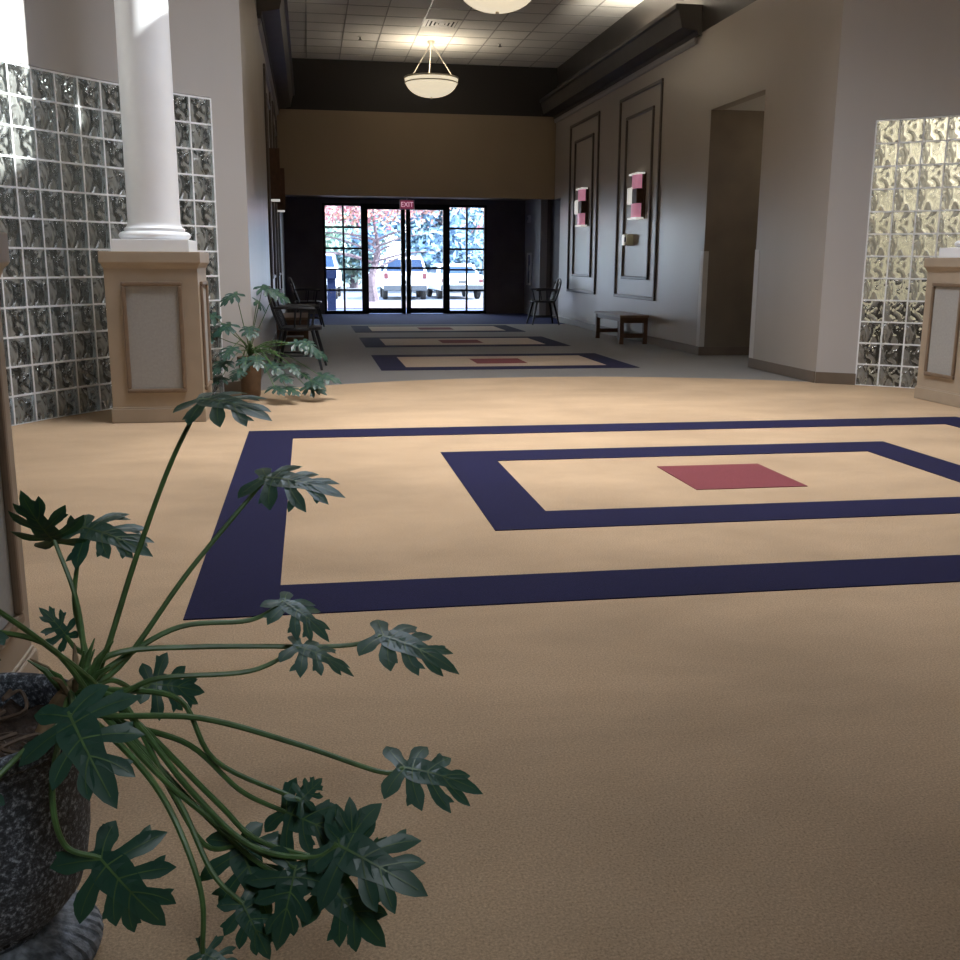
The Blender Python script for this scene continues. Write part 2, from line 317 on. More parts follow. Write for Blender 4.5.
# hall ceiling: lay-in tiles on a 61 cm grid
ce = struct(MB().box(XL-.15, XR+.15, YN-.1, YF+.1, HC, HC+.06).build('ceiling', M['tile']))
b = MB()
k = 0
for i in range(-1, 9):
    x = .08 + .61*i
    if XL < x < XR: b.box(x-.009, x+.009, YN, YF, HC-.006, HC+.002)
for i in range(-12, 7):
    y = 16.85 + .61*i
    if YN < y < YF: b.box(XL, XR, y-.009, y+.009, HC-.005, HC+.002)
struct(b.build('ceiling_grid', M['tbar'], parent=ce))

# crown troughs for the cove light, both sides
for side, xw, s, num in (('right', XR, -1, 1), ('left', XL, 1, 2)):
    b = MB()
    prof = [(0,3.92),(.05,3.92),(.06,3.97),(.15,3.975),(.26,4.0),(.285,4.1),(.31,4.2),(.345,4.215),(.345,4.27),(.315,4.27),(.235,4.04),(0,4.01)]
    b.extrude_y([(xw + s*d, z) for d, z in prof], 12.85, YF)
    b.extrude_y([(xw + s*d, z) for d, z in [(0,3.92),(.05,3.92),(.06,3.97),(.15,3.975),(.26,4.0),(.285,4.1),(.31,4.2),(.345,4.215),(.345,4.27),(0,4.27)]], 12.81, 12.85)
    struct(b.build('trim_%d' % num, M['crown'], smooth=True, angle=25))
    b = MB(); b.extrude_y([(xw + s*d, z) for d, z in [(0,3.845),(.025,3.845),(.04,3.88),(.04,3.918),(0,3.918)]], 12.95, YF)
    struct(b.build('trim_%d' % (num+2), mat('grey_bed_moulding', (.34,.33,.33), .3), smooth=False))

# raised wall panels: double rectangular mouldings
def frame_on_wall(b, xw, s, y0, y1, z0, z1, w=.05, d=.03):
    for a0, a1, c0, c1 in ((y0,y1,z0,z0+w),(y0,y1,z1-w,z1),(y0,y0+w,z0+w,z1-w),(y1-w,y1,z0+w,z1-w)):
        xa, xb = sorted((xw, xw+s*d)); b.box(xa, xb, a0, a1, c0, c1)
num = 5
PANELS = [(14.15, 16.12), (17.28, 19.22)]
for xw, s in ((XR, -1), (XL, 1)):
    for y0, y1 in PANELS:
        b = MB(); frame_on_wall(b, xw, s, y0, y1, .62, 3.64); struct(b.build('trim_%d' % num, M['panel_trim'], bevel=.008)); num += 1
        b = MB(); frame_on_wall(b, xw, s, y0+.33, y1-.36, .91, 3.33, .045, .03); struct(b.build('trim_%d' % num, M['panel_trim'], bevel=.008)); num += 1

# baseboards
def bb(name, spans):
    b = MB()
    for x0, x1, y0, y1 in spans: b.box(x0, x1, y0, y1, 0, .11)
    return struct(b.build(name, M['base'], bevel=.004))
bb('baseboard_right', [(XR-.014, XR, 9.3, 10.85), (XR-.014, XR, 12.37, 19.95), (XR-.014, 8.3, 12.358, 12.372)])
bb('baseboard_left', [(XL, XL+.014, 9.3, YD)])
b = MB(); b.arc_box(C, R-.014, R, A_R, GR[0], 0, .11, 1); struct(b.build('baseboard_lobby_right', M['base']))
b = MB(); b.arc_box(C, R-.014, R, GL[1], A_L, 0, .11, 1); struct(b.build('baseboard_lobby_left', M['base']))

# corner guards on the opening
for yc, s, num2 in ((12.372, 1, 13), (10.85, -1, 14)):
    b = MB(); a, c = sorted((yc, yc + s*.10)); b.box(XR-.006, XR, a, c, .11, 1.30)
    a, c = sorted((yc, yc - s*.006)); b.box(XR-.006, XR+.06, a, c, .11, 1.30)
    struct(b.build('trim_%d' % num2, M['guard']))

# ------------------------------------------------------------------ glass block walls (windows 3 and 4)
def glass_blocks(name, a0, cols, gm, seed):
    rnd = random.Random(seed)
    me_v, me_f, uvs = [], [], []
    K = 5; hw = .0950; 
    for c in range(cols):
        for r in range(12):
            ang = radians(a0 + PITCH*(c+.5)); cx, cy = C[0]+R*sin(ang), C[1]+R*cos(ang)
            t = Vector((cos(ang), -sin(ang), 0)); inn = Vector((-sin(ang), -cos(ang), 0)); zc = .2032*(r+.5)
            ou, ov = rnd.uniform(-.12,.12)+ (7*(r % 2)), rnd.uniform(-.12,.12); n0 = len(me_v)
            for j in range(K):
                for i in range(K):
                    u, v = i/(K-1), j/(K-1); e = (1-(2*u-1)**4)*(1-(2*v-1)**4)
                    me_v.append(Vector((cx,cy,zc)) + t*(2*u-1)*hw + Vector((0,0,(2*v-1)*hw)) + inn*(.012*e + .002))
                    uvs.append((u+ou, v+ov))
            me_f += [(n0+j*K+i, n0+j*K+i+1, n0+(j+1)*K+i+1, n0+(j+1)*K+i) for j in range(K-1) for i in range(K-1)]
    me = bpy.data.meshes.new(name); me.from_pydata([tuple(v) for v in me_v], [], me_f); ul = me.uv_layers.new(name='UVMap')
    for l in me.loops: ul.data[l.index].uv = uvs[l.vertex_index]
    bm = bmesh.new(); bm.from_mesh(me)
    for f in bm.faces:
        cc = f.calc_center_median(); 
        if f.normal.dot(Vector((C[0]-cc.x, C[1]-cc.y, 0))) < 0: f.normal_flip()
        f.smooth = True
    bm.to_mesh(me); bm.free()
    me.materials.append(gm); o = bpy.data.objects.new(name, me); COL.objects.link(o); struct(o)
    b = MB()
    for c in range(cols+1):
        a = a0 + PITCH*c; d = math.degrees(.007/R); b.arc_box(C, R-.003, R+.06, a-d, a+d, 0, GH+.004, 1)
    for r in range(13): b.arc_box(C, R-.003, R+.06, a0, a0+PITCH*cols, max(0,.2032*r-.007), .2032*r+.007, PITCH/2)
    struct(b.build('mortar_grid', M['mortar'], parent=o))
    return o
glass_blocks('window_3', GL[0], 12, M['glass_l'], 3)
glass_blocks('window_4', GR[0], 9, M['glass_r'], 4)

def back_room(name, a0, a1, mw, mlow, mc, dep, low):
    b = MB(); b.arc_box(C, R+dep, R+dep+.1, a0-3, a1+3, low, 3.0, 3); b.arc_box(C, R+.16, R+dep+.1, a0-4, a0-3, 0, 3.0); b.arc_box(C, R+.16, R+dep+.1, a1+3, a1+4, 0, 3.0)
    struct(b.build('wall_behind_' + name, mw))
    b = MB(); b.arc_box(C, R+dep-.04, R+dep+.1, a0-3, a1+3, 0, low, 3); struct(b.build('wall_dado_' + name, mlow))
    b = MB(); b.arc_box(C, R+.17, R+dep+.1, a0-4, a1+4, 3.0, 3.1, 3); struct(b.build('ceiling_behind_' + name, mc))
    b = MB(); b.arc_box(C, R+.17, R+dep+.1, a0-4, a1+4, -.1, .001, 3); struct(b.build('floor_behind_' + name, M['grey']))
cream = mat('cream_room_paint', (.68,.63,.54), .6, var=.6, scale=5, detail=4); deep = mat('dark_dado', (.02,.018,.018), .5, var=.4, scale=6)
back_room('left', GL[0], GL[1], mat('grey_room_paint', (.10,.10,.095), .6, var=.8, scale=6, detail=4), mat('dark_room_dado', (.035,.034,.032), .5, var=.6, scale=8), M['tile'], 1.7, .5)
back_room('right', GR[0], GR[1], cream, deep, M['tile'], 1.5, .72)

# ------------------------------------------------------------------ front doors and sidelights
YG = YD + .06
for nme, xa, xb in (('window_1', .35, 1.25), ('window_2', 3.15, 4.05)):
    b = MB(); w = .055
    b.box(xa, xa+w, YD, YD+.12, 0, 2.43); b.box(xb-w, xb, YD, YD+.12, 0, 2.43); b.box(xa, xb, YD, YD+.12, 0, .07); b.box(xa, xb, YD, YD+.12, 2.375, 2.43)
    xm = (xa+xb)/2; b.box(xm-.022, xm+.022, YD+.02, YD+.10, .07, 2.375)
    for r in range(1, 5):
        z = .07 + r*(2.305/5); b.box(xa+w, xb-w, YD+.02, YD+.10, z-.022, z+.022)
    f = struct(b.build(nme, M['alum'])); struct(MB().box(xa+.03, xb-.03, YG-.003, YG+.003, .03, 2.40).build('glass_pane', M['pane'], parent=f))
for nme, xa, xb, hx in (('door_1', 1.25, 2.19, 2.09), ('door_2', 2.21, 3.15, 2.31)):
    b = MB(); w = .10
    b.box(xa, xa+w, YD, YD+.12, 0, 2.43); b.box(xb-w, xb, YD, YD+.12, 0, 2.43); b.box(xa, xb, YD, YD+.12, .01, .13); b.box(xa, xb, YD, YD+.12, 2.31, 2.43)
    b.box(xa+w, xb-w, YD+.01, YD+.10, 1.0, 1.05)
    f = struct(b.build(nme, M['alum'])); struct(MB().box(xa+.06, xb-.06, YG-.003, YG+.003, .06, 2.37).build('glass_pane', M['pane'], parent=f))
    h = MB(); h.tube([(hx,YD-.06,.86),(hx,YD-.06,1.22)], .013); h.bar((hx,YD-.06,.9),(hx,YD+.01,.9),.02,.02); h.bar((hx,YD-.06,1.18),(hx,YD+.01,1.18),.02,.02)
    struct(h.build('pull_handle', M['steel'], parent=f, smooth=True))
    c_ = MB().box((xa+xb)/2-.02 if 0 else hx-.012, hx+.012, YD-.012, YD, .4, .62); struct(c_.build('lock_plate', M['steel'], parent=f))
# ------------------------------------------------------------------ carpet inlays
def ring(b, o, i, z=0.0, th=.004):
    (ox0,ox1,oy0,oy1), (ix0,ix1,iy0,iy1) = o, i
    b.box(ox0,ox1,oy0,iy0,z,z+th); b.box(ox0,ox1,iy1,oy1,z,z+th); b.box(ox0,ix0,iy0,iy1,z,z+th); b.box(ix1,ox1,iy0,iy1,z,z+th)
r = thing('carpet_inlay', 'large double navy rectangle inlaid in the tan lobby carpet around a wine red square', 'carpet', (2.22,5.11,0))
def P_(b): b.v = [(x-2.22,y-5.11,z) for x,y,z in b.v]; return b
b = MB(); ring(b, (-.43,4.87,3.214,7.003), (-.13,4.57,3.529,6.68)); P_(b).build('outer_border', M['navy'], r)
b = MB(); ring(b, (.766,3.696,4.17,6.044), (1.061,3.405,4.48,5.73)); P_(b).build('inner_border', M['navy'], r)
b = MB(); b.box(1.935,2.545,4.824,5.435,0,.004); P_(b).build('center_square', M['red'], r)
hall_labels = ['nearest of the three small carpet inlays in the grey hall, tan with a red center', 'middle of the three small carpet inlays in the grey hall', 'farthest small carpet inlay, nearest the glass entrance doors']
def hall_inlay(y):
    r = thing('carpet_inlay', '', 'carpet', (2.2, y, -.004), group='carpet inlays along the hall')
    b = MB(); ring(b, (-1.45,1.45,-.93,.93), (-1.155,1.155,-.63,.63)); b.build('border', M['navy'], r)
    b = MB(); ring(b, (-1.155,1.155,-.63,.63), (-.3,.3,-.31,.31)); b.build('field', M['field'], r)
    b = MB(); b.box(-.3,.3,-.31,.31,0,.0042); b.build('center_square', M['red'], r)
    return r
h0 = hall_inlay(11.9); h0['label'] = hall_labels[0]
for y, l in ((15.0, hall_labels[1]), (18.06, hall_labels[2])):
    c_ = copy_tree(h0); c_.location = (2.2, y, -.004); c_['label'] = l

# ------------------------------------------------------------------ pedestals with white columns
def pedestal():
    t = thing('column_pedestal', '', 'column', (0,0,0), group='white columns on tan pedestals')
    h = .315
    b = MB(); b.box(-h,h,-h,h,.105,1.10); b.build('pedestal_body', M['ped'], t)
    b = MB(); b.box(-h-.012,h+.012,-h-.012,h+.012,0,.10); b.box(-h-.006,h+.006,-h-.006,h+.006,.10,.112); b.build('base_moulding', M['ped'], t, bevel=.006)
    prof = [(h+.003,1.085),(h+.010,1.10),(h+.014,1.112),(h+.026,1.125),(h+.026,1.20)]
    b = MB(); vs = []; fs = []
    for d, z in prof: vs += [(-d,-d,z),(d,-d,z),(d,d,z),(-d,d,z)]
    for i in range(len(prof)-1): fs += [(i*4+k,i*4+(k+1)%4,i*4+4+(k+1)%4,i*4+4+k) for k in range(4)]
    fs += [(0,3,2,1), tuple((len(prof)-1)*4+k for k in range(4))]; b.add(vs, fs); b.build('cap', M['ped'], t, bevel=.004)
    for k in range(4):
        rz = Matrix.Rotation(k*pi/2, 4, 'Z')
        b = MB()
        for x0,x1,z0,z1 in ((-.205,.205,.215,.245),(-.205,.205,.965,.995),(-.205,-.175,.245,.965),(.175,.205,.245,.965)): b.box(x0,x1,-h-.022,-h,z0,z1)
        b.v = [tuple(rz @ Vector(v)) for v in b.v]; f = b.build('panel_frame', M['ped_trim'], t, bevel=.008)
        b = MB(); b.box(-.175,.175,-h-.004,-h+.002,.245,.965); b.v = [tuple(rz @ Vector(v)) for v in b.v]; b.build('panel', M['ped_panel'], f)
    b = MB(); b.box(-.262,.262,-.262,.262,1.20,1.285); b.build('plinth', M['white'], t, bevel=.004)
    b = MB(); prof = [(.205,1.285)] + [(.205+.045*sin(a), 1.315-.03*cos(a)) for a in [pi*k/10 for k in range(11)]] + [(.212,1.352),(.212,1.365),(.196,1.372),(.188,1.385),(.186,1.40)]
    b.lathe(prof, seg=64); b.build('column_base', M['white'], t, smooth=True, angle=50)
    b = MB(); prof = [(.182 - .030*(k/20)**1.8, 1.39 + 4.75*k/20) for k in range(21)]; b.lathe(prof, seg=64); b.build('shaft', M['white'], t, smooth=True)
    b = MB(); b.lathe([(.155,6.1),(.19,6.14),(.2,6.2),(.2,6.24)], seg=64); b.box(-.23,.23,-.23,.23,6.24,6.5); b.build('capital', M['white'], t, smooth=True, angle=30)
    return t
p0 = pedestal()
LB = ['white round column on a paneled tan pedestal, before the smoky glass block wall', 'tan paneled pedestal cut off by the left edge, behind the stone urn plant', 'tan paneled pedestal at the right edge, before the amber lit glass block wall', 'tan pedestal column beside the entrance, outside the picture']
for i, (x, y) in enumerate(((-1.085, 7.82), (-1.085, 2.445), (5.545, 7.79))):
    q = p0 if i == 0 else copy_tree(p0); q.location = (x, y, 0); q['label'] = LB[i]

# ------------------------------------------------------------------ hanging bowl lamps
def bowl_lamp():
    t = thing('pendant_lamp', '', 'lamp', (0,0,0), group='alabaster bowl lamps')
    out = [(.46*sin(a)**.92, 4.25-.30*cos(a)) for a in [pi/2*k/14 for k in range(15)]]
    prof = [(.001,3.95)] + out[1:] + [(.43,4.25)] + [(.43*sin(a), 4.25-.27*cos(a)) for a in [pi/2*(1-k/10) for k in range(1,10)]] + [(.001,3.98)]
    b = MB(); b.lathe(prof, seg=48, caps=False); bw = b.build('bowl', M['bowl'], t, smooth=True, angle=80)
    b = MB(); b.lathe([(.452,4.175),(.464,4.18),(.464,4.19),(.456,4.195)], seg=48, caps=False); b.build('groove_band', M['lampmetal'], bw, smooth=True)
    b = MB(); b.lathe([(.44,4.245),(.475,4.25),(.475,4.275),(.44,4.28)], seg=48, caps=False); b.build('rim', M['lampmetal'], t, smooth=True)
    b = MB(); b.lathe([(.002,3.925),(.02,3.93),(.02,3.95),(.002,3.952)], seg=16); b.build('finial', M['lampmetal'], t, smooth=True)
    b = MB(); b.lathe([(.07,4.87),(.07,4.85),(.03,4.80),(.012,4.79)], seg=24); b.build('canopy', M['lampmetal'], t, smooth=True)
    for k in range(3):
        a = radians(90 + 120*k); b = MB(); b.tube([(.03*cos(a),.03*sin(a),4.80),(.40*cos(a),.40*sin(a),4.27)], .008); b.build('rod', M['lampmetal'], t, smooth=True)
    return t
l0 = bowl_lamp(); l0.location = (2.2,18.49,0); l0['label'] = 'lit alabaster bowl lamp hanging before the dark far wall'
l1 = copy_tree(l0); l1.location = (2.22,12.26,0); l1['label'] = 'lit alabaster bowl lamp cut by the top edge, nearer the lobby'

# ceiling vent and sprinklers
v = thing('ceiling_vent', 'square white louvred air vent in the tiled ceiling', 'vent', (2.21,17.155,4.87))
b = MB(); ring(b, (-.29,.29,-.29,.29), (-.24,.24,-.24,.24), -.012, .012); b.build('frame', M['vent'], v)
b = MB(); b.box(-.24,.24,-.24,.24,-.004,-.001); b.build('backing', M['hole'], v)
b = MB()
for s in (.225,.16,.095):
    w = .035
    for x0,x1,y0,y1 in ((-s,s,-s,-s+w),(-s,s,s-w,s),(-s,-s+w,-s+w,s-w),(s-w,s,-s+w,s-w)): b.box(x0,x1,y0,y1,-.014,-.008)
b.box(-.04,.04,-.04,.04,-.014,-.008); b.build('louvre', M['vent'], v)
def sprinkler(x, y, l):
    t = thing('ceiling_sprinkler', l, 'sprinkler', (x,y,4.87), group='ceiling sprinklers')
    b = MB(); b.lathe([(.045,0),(.045,-.006),(.02,-.012)], seg=20); b.build('escutcheon', M['vent'], t)
    b = MB(); b.tube([(0,0,-.01),(0,0,-.05)], .012); b.lathe([(.03,-.05),(.032,-.055),(.004,-.056)], seg=12); b.build('nozzle', M['alum'], t)
sprinkler(.98,18.37,'small dark sprinkler head in the ceiling, left of the hanging bowl lamp')
sprinkler(3.40,18.47,'small dark sprinkler head in the ceiling, right of the hanging bowl lamp')

# ------------------------------------------------------------------ wall sconces (built facing -x, on the right wall)
def sconce():
    t = thing('wall_sconce', '', 'lamp', (0,0,0), group='pink glass wall sconces')
    b = MB(); b.box(-.02,0,-.31,.31,-.33,.33); b.build('back_plate', M['bronze'], t)
    def half(z0, z1, r, m, nm, y0=-.26, y1=.26):
        b = MB(); vs = []; n = 12
        for z in (z0, z1):
            for k in range(n+1):
                a = pi*k/n; vs.append((-.02 - r*sin(a), (y0+y1)/2 - (y1-y0)/2*cos(a), z))
        m0 = n+1; fs = [(k,k+1,m0+k+1,m0+k) for k in range(n)] + [tuple(range(n+1)), tuple(reversed(range(m0,2*m0)))]
        b.add(vs, fs); return b.build(nm, m, t, smooth=True, angle=50)
    half(.10,.30,.13,M['pink'],'upper_shade'); half(-.31,-.11,.13,M['pink'],'lower_shade')
    b = MB(); b.box(-.15,-.02,-.27,.24,-.11,.10); b.build('band', M['bronze'], t, bevel=.01)
    b = MB(); b.box(-.158,-.015,.03,.33,-.115,.125); b.build('daylight_glow', M['glow_white'], t, bevel=.008)  # glowing block: door daylight reflected on the band's side, made as emission
    for z in (.30,-.335): b = MB(); b.box(-.15,-.01,-.29,.29,z,z+.025); b.build('end_cap', M['glow_white'], t)
    for z0, z1 in ((.10,.30),(-.31,-.11)): b = MB(); b.box(-.06,-.01,-.29,-.262,z0,z1); b.build('edge_strip', M['bronze'], t)
    return t
s0 = sconce(); s0.scale = (.85,.74,1); s0.location = (XR,14.98,2.125); s0['label'] = 'pink and bronze wall sconce on the right wall panel above the beige box'
for (x, y, rz, l) in ((XR,18.10,0,'pink and bronze wall sconce on the right wall panel nearest the far end'), (XL,15.3,pi,'bronze wall sconce seen edge on at the left wall, nearer one'), (XL,18.4,pi,'bronze wall sconce seen edge on at the left wall, farther one')):
    q = copy_tree(s0); q.location = (x,y,2.125); q.rotation_euler = (0,0,rz); q['label'] = l
    if x == XL: q.location.z = 2.33; b = MB(); b.box(-.178,0,.332,.345,-.325,.36); b.build('end_plate', M['bronze'], q)
# beige box below the sconce
t = thing('thermostat_box', 'small beige plastic box on the wall under the nearer right sconce', 'thermostat', (XR,15.34,1.5)); t.scale = (.85,.72,1)
b = MB(); b.box(-.13,0,-.13,.13,-.085,.085); b.build('housing', M['plastic'], t, bevel=.012)
b = MB(); b.box(-.142,-.02,.02,.16,-.08,.08); b.build('bright_side_glow', M['glow_white'], t, bevel=.01)  # bright side put in as glowing material, though the box is no lamp
b = MB(); b.box(-.134,-.128,-.07,.07,-.03,.04); b.build('dial_window', M['bumper'], t)
# alarm and extinguisher cabinet on the vestibule wall
t = thing('wall_mounted_alarm', 'small white alarm box high on the vestibule side wall', 'alarm', (XR+.05,22.95,2.12))
b = MB(); b.box(-.05,0,-.09,.09,-.08,.08); b.build('housing', M['plastic_w'], t, bevel=.01)
b = MB(); b.box(-.075,-.05,-.04,.04,-.03,.03); b.build('lens', M['pane'], t, bevel=.008)
t = thing('extinguisher_cabinet', 'narrow pale framed cabinet on the vestibule side wall by the far chair', 'cabinet', (XR+.05,22.9,1.02))
b = MB(); frame_on_wall(b, 0, -1, -.2, .2, -.36, .36, .05, .04); b.build('frame', M['plastic_w'], t, bevel=.006)
b = MB(); b.box(-.012,0,-.15,.15,-.31,.31); b.build('door', M['carglass'], t); 
b = MB(); b.box(-.055,-.012,-.16,-.13,-.04,.08); b.build('handle', M['steel'], t)
# EXIT sign
t = thing('exit_sign', 'lit red EXIT sign hanging over the glass entrance doors', 'sign', (1.985,20.9,2.275))
b = MB(); b.box(-.15,.15,-.025,.025,-.095,.095); cs = b.build('case', M['sign_b'], t, bevel=.006)
b = MB(); b.box(-.13,.13,-.029,-.024,-.08,.08); b.build('face', M['sign'], t)
b = MB(); b.box(-.012,.012,-.012,.012,.095,.126); b.build('hanger', M['sign_b'], t)
cu = bpy.data.curves.new('letters', 'FONT'); cu.body = 'EXIT'; cu.size = .13; cu.align_x = 'CENTER'; cu.align_y = 'CENTER'; cu.extrude = .002
tmp = bpy.data.objects.new('letters_source', cu); COL.objects.link(tmp); bpy.context.view_layer.update()
me = bpy.data.meshes.new_from_object(tmp); bpy.data.objects.remove(tmp); me.materials.clear(); me.materials.append(M['sign_l'])
o = bpy.data.objects.new('letters', me); COL.objects.link(o); o.parent = t; o.location = (0,-.0325,0); o.rotation_euler = (pi/2,0,0); o.scale = (.95,1.05,1)

# ------------------------------------------------------------------ benches
def bench():
    t = thing('wooden_bench', '', 'bench', (0,0,0), group='low brown wooden benches along the walls')
    b = MB(); b.box(-.21,.21,-.62,.62,.375,.41); b.build('top', M['woodtop'], t, bevel=.006)
    b = MB(); b.box(-.19,.19,-.60,-.57,.30,.375); b.box(-.19,.19,.57,.60,.30,.375); b.box(-.19,-.165,-.57,.57,.32,.375); b.box(.165,.19,-.57,.57,.32,.375); b.build('apron', M['wood'], t)
    for sx in (-1,1):
        for sy in (-1,1): b = MB(); b.box(sx*.17-.03,sx*.17+.03,sy*.565-.03,sy*.565+.03,0,.375); b.build('leg', M['wood'], t, bevel=.004)
    for sy in (-1,1): b = MB(); b.box(-.14,.14,sy*.565-.015,sy*.565+.015,.09,.15); b.build('stretcher', M['wood'], t)
    return t
q = bench(); q.scale = (1.05,1.1,1.02); q.location = (4.64,14.93,-.004); q['label'] = 'low brown wooden bench standing against the right wall under the panels'
q2 = copy_tree(q); q2.location = (-.23,14.6,-.004); q2['label'] = 'low brown bench at the left wall, half hidden by the black chair'

# ------------------------------------------------------------------ black arm chairs (face +x)
def chair():
    t = thing('arm_chair', '', 'chair', (0,0,0), group='black arm chairs along the walls')
    b = MB(); n = 20
    vs = [(.25*cos(2*pi*k/n)*(1.0 if cos(2*pi*k/n) > 0 else .92), .27*sin(2*pi*k/n), z) for z in (.42,.455) for k in range(n)]
    b.add(vs, [tuple(reversed(range(n))), tuple(range(n,2*n))] + [(k,(k+1)%n,n+(k+1)%n,n+k) for k in range(n)]); b.build('seat', M['black'], t, bevel=.01)
    for sx in (-1,1):
        for sy in (-1,1): b = MB(); b.tube([(sx*.16,sy*.17,.43),(sx*.215,sy*.22,.2),(sx*.26,sy*.265,0)], [.021,.019,.014], 10); b.build('leg', M['black'], t, smooth=True)
    for sy in (-1,1):
        b = MB(); b.tube([(.20,sy*.205,.15),(-.20,sy*.205,.15)], .011); b.build('stretcher', M['black'], t, smooth=True)
    # bowed back with spindles
    bow = spline([(-.17,-.25,.45),(-.235,-.255,.62),(-.29,-.2,.80),(-.31,0,.86),(-.29,.2,.80),(-.235,.255,.62),(-.17,.25,.45)], 6)
    b = MB(); b.tube(bow, .017, 8); b.build('back_bow', M['black'], t, smooth=True)
    for k in range(-3,4):
        y = k*.06; zt = .855 - .35*(abs(y)/.25)**2.6*.8; b = MB(); b.tube([(-.17,y*.85,.45),(-.225,y*.95,.62),(-.29,y,zt)], .009, 6); b.build('spindle', M['black'], t, smooth=True)
    b = MB(); b.box(-.245,-.225,-.19,.19,.60,.76)
    b.v = [(x - (z-.6)*.3 - .03*(1-(y/.19)**2), y, z) for x,y,z in b.v]; b.build('back_splat', M['black'], t, bevel=.004)
    for sy in (-1,1):
        b = MB(); arm = spline([(-.24,sy*.25,.66),(-.10,sy*.285,.665),(.08,sy*.29,.66),(.20,sy*.275,.655)], 5); b.tube(arm, [.014+.008*i/(len(arm)-1) for i in range(len(arm))], 8); a_ = b.build('arm', M['black'], t, smooth=True)
        b = MB(); b.tube([(.12,sy*.22,.45),(.15,sy*.285,.655)], .012, 8); b.tube([(-.02,sy*.24,.45),(0,sy*.287,.66)], .010, 8); b.build('arm_post', M['black'], a_, smooth=True)
    return t
c0 = chair(); c0.location = (-.115,11.35,-.004); c0.rotation_euler = (0,0,radians(-6)); c0['label'] = 'black arm chair at the left wall just behind the far plant'
for x, y, rz, l in ((-.02,19.0,4,'black arm chair far down the left wall by the glass doors'), (4.43,19.25,180,'black arm chair at the right end of the hall by the dark side doorway')):
    q = copy_tree(c0); q.location = (x,y,-.004); q.rotation_euler = (0,0,radians(rz)); q['label'] = l
